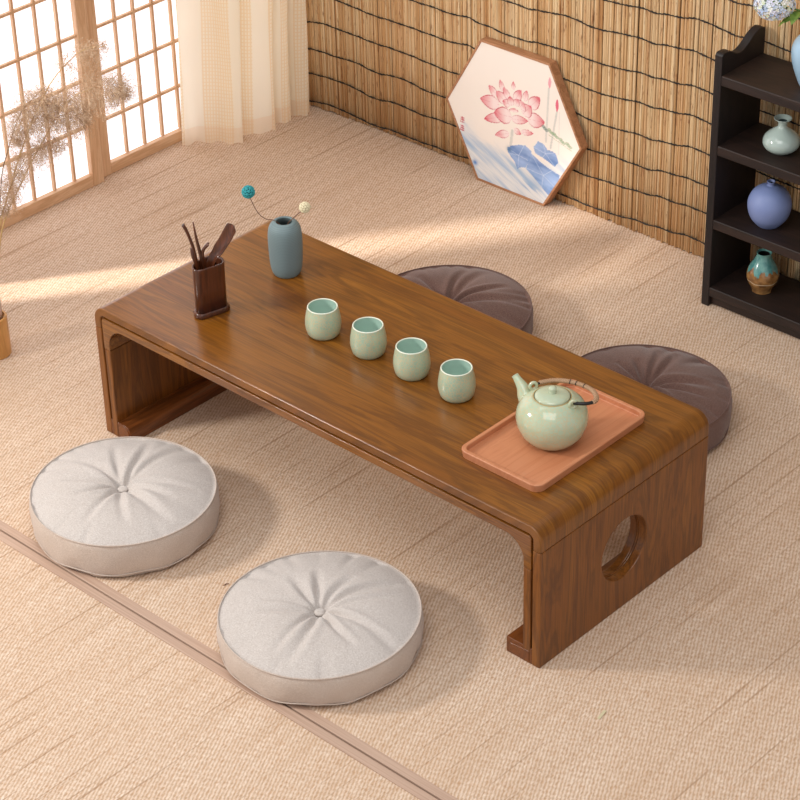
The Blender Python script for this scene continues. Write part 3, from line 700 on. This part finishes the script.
sv = pot_thing('tall_vase', 'sky-blue glazed vase holding a pale hydrangea, on top of the black shelf', (SVX, SVY, .578),
          [(0, 0), (.020, 0), (.0245, .003), (.034, .022), (.0455, .055), (.0500, .080), (.0480, .100), (.038, .117), (.024, .127), (.0185, .136), (.0185, .146), (.0205, .149), (.0180, .149), (.0150, .145)], M['skyblue'])

# hydrangea
def hydrangea():
    base = Vector((SVX, SVY, .722))
    t = thing('hydrangea', 'pale blue-white hydrangea head with green leaves, in the sky-blue vase', 'flower', tuple(base))
    rnd = random.Random(5)
    hc = Vector((-.072, -.058, .0500)); hr = .040
    g = G(); g.tube(spline([(.004, .003, -.10), (.001, .001, 0), (-.014, -.014, .030), tuple(hc*.9)], 6), .0022, 8); g.build('stem', plain('flower_stem_green', '#5d7a34', .6), t, True)
    g = G(); cols = []
    for i in range(240):
        z = 1-2*(i+.5)/240; a = i*2.39996; rr = math.sqrt(1-z*z); n = Vector((rr*math.cos(a), rr*math.sin(a), z))
        c = hc+Vector((n.x*hr*1.05, n.y*hr*1.05, n.z*hr*.78))*rnd.uniform(.86, 1.06)
        u_ = n.cross(Vector((.3, .2, 1))).normalized(); v_ = n.cross(u_); rot = rnd.random()*PI
        col = rnd.choice([C('#e9eef8'), C('#cfdcf2'), C('#b7cbec'), C('#f3f3ee'), C('#dfe0f3'), C('#dde6cf')])
        for k in range(4):
            b = rot+k*PI/2; d = u_*math.cos(b)+v_*math.sin(b); s_ = u_*-math.sin(b)+v_*math.cos(b); L = .0062*rnd.uniform(.8, 1.1)
            g.add([c, c+d*L*.55+s_*L*.45+n*.0010, c+d*L+n*.0016, c+d*L*.55-s_*L*.45+n*.0010, c-n*.0008+d*L*.5], [(0, 1, 2, 3), (0, 4, 1), (0, 3, 4), (1, 4, 2), (2, 4, 3)]); cols += [col]*5
        g.add([c+n*.0015+u_*.0008, c+n*.0015+v_*.0008, c+n*.0015-u_*.0008, c+n*.0015-v_*.0008, c+n*.0026], [(0, 1, 4), (1, 2, 4), (2, 3, 4), (3, 0, 4)]); cols += [C('#d9d27e')]*5
    o = g.build('florets', None, t); o['kind'] = 'stuff'
    at = o.data.color_attributes.new('petal', 'FLOAT_COLOR', 'POINT'); at.data.foreach_set('color', np.array(cols, dtype=np.float32).ravel())
    m = NT('hydrangea_petal'); a_ = m.n('ShaderNodeAttribute', attribute_name='petal'); m.l(a_.outputs['Color'], m.b.inputs['Base Color']); m.set(rough=.7); o.data.materials.append(m.m)
    g = G(); g.lathe([(0, -.020), (.014, -.015), (.025, 0), (.014, .015), (0, .020)], 16, c=hc); g.build('flower_core', plain('calyx_green', '#7c9a4c', .8), o, True)
    lm = NT('leaf_green'); lm.color(lm.ramp(lm.noise(lm.obj(), 60, 3), [(.35, C('#56782a')), (.65, C('#8aa648'))])); lm.set(rough=.5)
    for (bx, by, bz), (dx, dy, dz), L, W in [((-.020, -.020, .030), (-.30, -.75, .02), .050, .022), ((-.010, -.014, .030), (.55, -.7, .1), .06, .026), ((-.030, -.036, .028), (-.6, -.6, -.25), .042, .018), ((0, -.004, .030), (.8, .3, .35), .07, .028), ((-.008, -.010, .040), (.3, -.6, .35), .06, .025), ((-.03, -.03, .036), (.2, -.8, -.1), .04, .022)]:
        d = Vector((dx, dy, dz)).normalized(); s_ = d.cross(Vector((0, 0, 1))).normalized(); up = s_.cross(d); b = Vector((bx, by, bz))
        vs = []; n = 12
        for i in range(n+1):
            q = i/n; wv = W*math.sin(PI*q**.8)*.5*(1+.12*math.sin(i*2.6)); p = b+d*L*q-up*(.012*q*q)
            vs += [p-s_*wv+up*wv*.35, p, p+s_*wv+up*wv*.35]
        fs = [q_ for i in range(n) for q_ in ((i*3, i*3+1, i*3+4, i*3+3), (i*3+1, i*3+2, i*3+5, i*3+4))]
        lf = mesh('leaf', vs, fs, lm.m, t, True); sm = lf.modifiers.new('s', 'SOLIDIFY'); sm.thickness = .0008
hydrangea()

# ---------------------------------------------------------------- hexagonal lotus painting
HXC, HYC, HS, HT = -.0420, 1.3720, .2195, .041
pf = thing('framed_painting', 'hexagonal lotus painting in a deep wooden frame, leaning on the reed screen', 'framed picture', (HXC, HYC, 0))
pf.rotation_euler = (-HT, 0, 0)
ap = HS*math.sqrt(3)/2
def hexpts(s_): return [(s_*math.cos(math.radians(a)), ap+s_*math.sin(math.radians(a))) for a in (0, 60, 120, 180, 240, 300)]
def frame_ring():
    lv = [(HS, .026), (HS, .0), (HS-.0068, .0), (HS-.0068, .0045), (HS-.014, .0045), (HS-.014, .026)]
    vs = [(x, y, z) for s_, y in lv for x, z in hexpts(s_)]; fs = []
    for i in range(len(lv)):
        j = (i+1) % len(lv)
        for k in range(6): fs.append((i*6+k, i*6+(k+1) % 6, j*6+(k+1) % 6, j*6+k))
    return mesh('frame', vs, fs, M['frame'], pf)
bevel(frame_ring(), .0008, 2, 30)
PET = [((-0.0326, 0.2655), (-0.0451, 0.2919), 0.0071), ((-0.0008, 0.2795), (-0.0016, 0.2998), 0.0051), ((-0.053, 0.2463), (-0.0801, 0.2676), 0.009), ((-0.0443, 0.2251), (-0.1064, 0.2235), 0.0161), ((-0.0301, 0.1968), (-0.092, 0.173), 0.0116), ((-0.0102, 0.1593), (-0.0546, 0.1407), 0.009), ((-0.0237, 0.238), (-0.056, 0.2584), 0.0129), ((-0.0137, 0.2497), (-0.033, 0.2762), 0.0084), ((0.0045, 0.251), (0.0239, 0.2848), 0.0109), ((0.0353, 0.2604), (0.0418, 0.289), 0.0077), ((0.0513, 0.2482), (0.0831, 0.2836), 0.0142), ((0.0475, 0.2168), (0.1013, 0.2229), 0.0167), ((0.0285, 0.176), (0.0672, 0.183), 0.0064), ((0.0049, 0.175), (0.0287, 0.1695), 0.0071), ((-0.0041, 0.2049), (-0.0609, 0.1994), 0.0193), ((-0.0039, 0.2006), (0.0488, 0.2107), 0.0097), ((0.0316, 0.2248), (0.0573, 0.2522), 0.0161), ((0.0206, 0.2387), (0.0329, 0.2554), 0.0161), ((-0.0105, 0.2355), (-0.0343, 0.239), 0.0097), ((-0.0053, 0.235), (-0.0115, 0.259), 0.0097), ((0.0076, 0.239), (0.0146, 0.2584), 0.009), ((0.0031, 0.2202), (0.0012, 0.2305), 0.0129)]
LEAF = [[(-0.0139, 0.1184), (0.0041, 0.1308), (0.0403, 0.1447), (0.0616, 0.134), (0.0576, 0.1063), (0.0429, 0.0838), (0.0221, 0.0769), (0.0083, 0.0901), (-0.0119, 0.1057)],
        [(0.0661, 0.1487), (0.0808, 0.1674), (0.099, 0.1658), (0.1124, 0.1549), (0.1381, 0.1545), (0.1495, 0.1321), (0.14, 0.1159), (0.1191, 0.1221), (0.0982, 0.1284), (0.0746, 0.1339)],
        [(0.0616, 0.130), (0.0935, 0.1141), (0.1302, 0.1042), (0.1560, 0.0985), (0.1456, 0.0605), (0.128, 0.0293), (0.100, 0.0488), (0.0695, 0.0708), (0.0469, 0.0838)]]
def paint():
    nv, nu = 230, 260; s_ = HS-.006
    tt = np.linspace(-1, 1, nv+1); v = ap+tt*s_*math.sqrt(3)/2
    half = s_*(1-.5*np.abs(tt)); uu = np.linspace(-1, 1, nu+1)
    U = half[:, None]*uu[None, :]; V = np.repeat(v[:, None], nu+1, 1)
    U_ = U; rg = np.random.RandomState(3)
    def fbm(x, y, sc, seed):
        r = np.random.RandomState(seed); o = 0*x; amp = 1; tot = 0
        for oc in range(4):
            for k in range(5):
                a = r.rand()*6.28; f = sc*(2**oc)*(.7+.6*r.rand()); o = o+amp*np.sin((x*math.cos(a)+y*math.sin(a))*f+r.rand()*6.28)/5
            tot += amp; amp *= .55
        return o/tot*1.6
    def c3(h): return np.array(C(h)[:3])
    img = np.ones(U.shape+(3,))*c3('#f6ebe0')
    def over(col, al):
        nonlocal img
        al = np.clip(al, 0, 1)[..., None]; img = img*(1-al)+(col if isinstance(col, np.ndarray) and col.ndim == 3 else np.asarray(col)[None, None, :])*al
    # painted blue mist over the lower part
    n1 = fbm(U, V*2.2, 45, 1); n2 = fbm(U*.35, (V+.5*U)*2.4, 85, 2)
    edge = .150-.35*(U+.11)*(U < .0)-.02*(U >= 0)-.0385*(U >= 0)
    edge = np.interp(U, [-.2, -.16, -.10, -.03, .02, .08, .13, .2], [.105, .135, .112, .100, .085, .09, .12, .14])
    mist = 1/(1+np.exp(-(edge+n1*.018-V)/.010))
    over(c3('#b5cbdf'), mist*(.55+.35*n2)); over(c3('#7fa5cd'), mist*np.clip(n2*1.1+.1, 0, 1)*.55); over(c3('#f2f2ee'), mist*np.clip(-n2*1.3-.1, 0, 1)*.6)
    over(c3('#4f8fc8'), np.exp(-(((U-.06)/.03)**2+((V-.035)/.018)**2))*.5*(n2 > -.1)); over(c3('#2f79c6'), np.exp(-(((U+.118)/.008)**2+((V-.045)/.007)**2))*.9)
    def inside(poly, wob=.0):
        X = U+wob*n1*.004; Y = V+wob*n2*.004; ins = np.zeros(U.shape, bool); n = len(poly)
        for i in range(n):
            x0, y0 = poly[i]; x1, y1 = poly[(i+1) % n]
            c_ = ((y0 > Y) != (y1 > Y)) & (X < (x1-x0)*(Y-y0)/(y1-y0+1e-9)+x0); ins ^= c_
        return ins
    def seg(a, b, w_):
        a = np.array(a); b = np.array(b); d = b-a; L = d@d; t = np.clip(((U-a[0])*d[0]+(V-a[1])*d[1])/L, 0, 1)
        return np.hypot(U-a[0]-t*d[0], V-a[1]-t*d[1]), t
    for a, b, wd, al in (((.1095, .3151), (.1073, .175), .0030, .45), ((.1375, .2642), (.1223, .1625), .0030, .55), ((.145, .2644), (.1483, .1535), .0016, .3), ((0, .1691), (-.0037, .1283), .0042, .5)):
        d, t = seg(a, b, wd); over(c3('#97a3a3'), (d < wd)*al*(.7+.3*n2))
    for k, p in enumerate(LEAF):
        ins = inside(p, 1.0); sh_ = .5+.5*n2
        over(c3('#86a5d6'), ins*.88); over(c3('#5378b4'), ins*np.clip(n1*.9+.1, 0, .6)); over(c3('#b4ccf0'), ins*np.clip(-n1*1.1, 0, .8)*sh_)
        cx = sum(q[0] for q in p)/len(p); cy = sum(q[1] for q in p)/len(p)
        for q in p[::2]:
            d, t = seg((cx, cy), q, 0); over(c3('#dbe6f5'), ins*(d < .0009)*.45)
    over(c3('#2b5f86'), np.exp(-(((U+.008)/.008)**2+((V-.117)/.007)**2))*.7)
    over(c3('#7f9f8f'), inside([(-.02, .1)]*3)*0)
    # lotus petals: pale body, pink tip, darker outline
    for base, tip, wd in PET:
        b = np.array(base); e = np.array(tip); d = e-b; L = math.hypot(*d); d = d/L
        t = ((U-b[0])*d[0]+(V-b[1])*d[1])/L; s2 = -(U-b[0])*d[1]+(V-b[1])*d[0]
        tc = np.clip(t, 0, 1); w_ = wd*1.15*(np.sin(PI*tc**.75)**.75)+.0004
        ins = (t > 0) & (t < 1) & (np.abs(s2) < w_); ed = ins & (np.abs(s2) > w_*.86-.0003)
        over(c3('#f7dfdc'), ins*.9); over(c3('#d93f58'), ins*np.clip((t-.30)*1.5, 0, .95)*np.clip(.8+.5*n2, .3, 1)); over(c3('#c22f4a'), ed*np.clip(.2+t, 0, .8)); over(c3('#c63f57'), ins*(np.abs(s2) < .0005)*.3)
    for a, b in (((.1117, .3431), (.1113, .3170)), ((.137, .2935), (.1374, .2643))):
        d, t = seg(a, b, 0); over(c3('#e0607a') if a[0] > .12 else c3('#eba3ad'), (d < .0048*np.sin(PI*np.clip(t*.8+.12, 0, 1)))*.95)
    G_ = [(.1021, .208), (.1201, .2051), (.1357, .1993), (.1565, .1908), (.1771, .1867)]
    for i, (x, y) in enumerate(G_):
        for dx, dy in ((0, 0), (.006, -.003), (-.004, .004)):
            over(c3('#5f7f74') if i == 0 else c3('#93ac86'), (np.hypot((U-x-dx)/.0062, (V-y-dy)/.0042) < 1)*.6)
    d, t = seg((.1155, .195), (.1878, .175), 0); over(c3('#9aa87c'), (d < .0008)*.7)
    # red seal strokes
    for cy in (.1482, .1258):
        cx = -.1630
        for a, b in (((-.005, .006), (.005, .006)), ((-.004, .001), (.005, .001)), ((0, .008), (0, -.007)), ((-.006, -.006), (.006, -.006)), ((-.005, .001), (-.006, -.006)), ((.005, .001), (.0045, -.003))):
            d, t = seg((cx+a[0], cy+a[1]), (cx+b[0], cy+b[1]), 0); over(c3('#c8606a'), (d < .0012)*.85)
    vs = np.stack([U, np.full(U.shape, .0030), V], -1).reshape(-1, 3); n = nu+1
    fs = [(i*n+k, i*n+k+1, (i+1)*n+k+1, (i+1)*n+k) for i in range(nv) for k in range(nu)]
    o = mesh('painting', vs.tolist(), fs, None, pf)
    at = o.data.color_attributes.new('paint', 'FLOAT_COLOR', 'POINT')
    at.data.foreach_set('color', np.concatenate([img.reshape(-1, 3), np.ones((img.shape[0]*img.shape[1], 1))], 1).astype(np.float32).ravel())
    m = NT('painted_paper'); a_ = m.n('ShaderNodeAttribute', attribute_name='paint'); m.l(a_.outputs['Color'], m.b.inputs['Base Color']); m.set(rough=.85, spec=.2); o.data.materials.append(m.m)
    sm = o.modifiers.new('s', 'SOLIDIFY'); sm.thickness = .001
paint()
g = G(); g.prism(hexpts(HS-.0145), XZ, .0050, .024); g.build('backing_board', M['frame'], pf)

# ---------------------------------------------------------------- vase of dried reeds at the left edge
BX, BY = -.4280, .0440
bv = thing('dried_reed_vase', 'wooden-based pale cylinder vase at the left edge, holding dried reeds', 'vase', (BX, BY, 0))
g = G(); g.lathe([(0, 0), (.034, 0), (.036, .002), (.036, .096), (.0345, .098), (.030, .098), (.030, .09), (0, .09)], 48); bevel(g.build('wooden_base', wood('honey_wood', '#a87238', '#cf9650', '#dba762', 'z', .4, .2, .6, .2), bv, False), .001)
g = G(); g.lathe([(0, .091), (.0265, .091), (.0265, .165), (.0255, .167), (.0235, .166), (.0235, .10), (0, .10)], 48); g.build('sleeve', plain('pale_pink_ceramic', '#e3d2ca', .4), bv, True)
stemm = plain('straw_stem', '#c9a873', .6); dstem = plain('brown_stem', '#7b6248', .7)
plm = NT('dry_plume'); plm.color(plm.ramp(plm.noise(plm.obj(), 90, 2), [(.35, C('#bd9b7c')), (.65, C('#e2c9ad'))])); plm.set(rough=.9, spec=.1)
def reed(label, stem, plumes, mat, seed, rad):
    rnd = random.Random(seed); t = thing('dried_reed', label, 'dried reed', (BX, BY, .10), 0, 'dried reeds in the vase')
    P = spline([Vector(p)-Vector((0, 0, .10)) for p in stem], 8); n = len(P)
    g = G(); g.tube(P, [rad*(1-.65*i/(n-1)) for i in range(n)], 7); g.build('stem', mat, t, True)
    for spine, spread, cnt in plumes:
        Q = spline([Vector(p)-Vector((0, 0, .10)) for p in spine], 10); m_ = len(Q); g = G()
        g.tube(Q, .0009, 5)
        for i in range(cnt):
            q = rnd.random(); b = Q[min(int(q*(m_-1)), m_-2)]; tn = (Q[min(int(q*(m_-1))+1, m_-1)]-b).normalized()
            env = (math.sin(PI*min(1, q*.85+.12)))**.6
            d = Vector((rnd.gauss(0, 1), rnd.gauss(0, 1), rnd.gauss(0, 1))); d = (d-tn*d.dot(tn)*.6).normalized()
            L = spread*1.35*env*rnd.uniform(.35, 1.35); p = b.copy(); pts = [p.copy()]; dirv = (d*.9+tn*.35).normalized(); p = p+d*spread*rnd.uniform(0, .55)*env; pts = [p.copy()]
            for k in range(4):
                dirv = (dirv+Vector((rnd.gauss(0, .18), rnd.gauss(0, .18), rnd.gauss(0, .18)-.16))).normalized(); p = p+dirv*L/4; pts.append(p.copy())
            g.tube(pts, [.00034, .0003, .00026, .0002, .00015], 3, cap=False)
            for k in range(12):
                c = pts[1+k % 4]+Vector((rnd.gauss(0, .004), rnd.gauss(0, .004), rnd.gauss(0, .004))); a = Vector((rnd.gauss(0, 1), rnd.gauss(0, 1), rnd.gauss(0, 1)-.5)).normalized(); l_ = rnd.uniform(.0018, .0038)
                s_ = a.cross(Vector((rnd.random(), rnd.random(), .3))).normalized(); s3 = a.cross(s_); w_ = .0007
                g.add([c, c+a*l_*.45+s_*w_, c+a*l_*.45-s_*w_*.6+s3*w_, c+a*l_*.45-s_*w_*.6-s3*w_, c+a*l_], [(0, 1, 2), (0, 2, 3), (0, 3, 1), (4, 2, 1), (4, 3, 2), (4, 1, 3)])
        o = g.build('plume', plm.m, t); o['kind'] = 'stuff'
A = [(0.004, 0.003, 0.103), (0.01, 0.009, 0.139), (0.029, 0.028, 0.29), (0.046, 0.044, 0.437), (0.061, 0.058, 0.503), (0.087, 0.083, 0.589), (0.111, 0.106, 0.628), (.129, .128, .652)]
B = [(0.006, 0.004, 0.103), (0.012, 0.011, 0.139), (0.03, 0.029, 0.302), (0.063, 0.06, 0.436), (0.087, 0.083, 0.519), (0.108, 0.103, 0.584), (0.129, 0.123, 0.636), (0.14, 0.133, 0.661), (0.157, 0.15, 0.69), (0.189, 0.18, 0.73), (0.217, 0.206, 0.743)]
C_ = [(0.010, 0.006, 0.103), (0.015, 0.014, 0.138), (0.036, 0.034, 0.31), (0.079, 0.075, 0.435), (0.121, 0.115, 0.534), (0.15, 0.143, 0.598), (0.171, 0.162, 0.626), (0.203, 0.193, 0.647)]
D = [(0.0, 0.0, 0.103), (0.007, 0.006, 0.139), (0.023, 0.022, 0.29), (0.046, 0.044, 0.376), (0.071, 0.067, 0.448), (0.099, 0.095, 0.494), (0.132, 0.126, 0.524)]
P1 = [(0.158, 0.15, 0.694), (0.189, 0.18, 0.73), (0.209, 0.199, 0.734), (0.231, 0.22, 0.746)]
P2 = [(0.150, 0.141, 0.615), (0.195, 0.186, 0.645), (0.233, 0.222, 0.650), (0.250, 0.238, 0.628)]
P3 = [(0.124, 0.117, 0.572), (0.161, 0.152, 0.588), (0.190, 0.181, 0.575)]
P4 = [(0.134, 0.128, 0.645), (0.106, 0.1, 0.612), (0.085, 0.081, 0.566), (0.075, 0.071, 0.520)]
P5 = [(0.150, 0.144, 0.516), (0.11, 0.105, 0.511), (0.079, 0.075, 0.471), (0.058, 0.056, 0.412), (0.042, 0.038, 0.352)]
reed('dried reed with a thin dark stem, its plume hanging furthest left', A, [(P4, .034, 520)], dstem, 11, .0018)
reed('dried reed with the tallest arching straw stem and a sparse top plume', B, [(P1, .024, 150), ([(.10, .096, .56), (.125, .119, .60), (.15, .143, .62)], .032, 240)], stemm, 12, .0024)
reed('dried reed with the densest plume, reaching right across the screen post', C_, [(P2, .042, 640), (P3, .038, 460)], stemm, 13, .0022)
reed('dried reed with the lowest plume, drooping along the left edge', D, [(P5, .030, 680)], dstem, 14, .0014)

# ---------------------------------------------------------------- small scraps on the mat
g = G(); g.box(-.013, .013, -.0028, .0028, 0, .0016); o = g.build('straw_scrap', plain('greenish_straw', '#cfc4a0', .7)); o.location = (1.366, -.0237, .0002); o.rotation_euler = (0, 0, 1.75)
tag(o, 'tiny pale green straw scrap on the mat right of the table', 'straw scrap'); bevel(o, .0004, 1)
g = G(); g.tube([(-.006, 0, .001), (0, .0006, .0016), (.007, 0, .001)], [.0006, .0011, .0004], 6); o = g.build('twig_scrap', M['twig']); o.location = (.5823, -.2042, 0.0003); o.rotation_euler = (0, 0, 1.3)
tag(o, 'tiny dark twig scrap on the mat between the two oatmeal cushions', 'twig scrap')
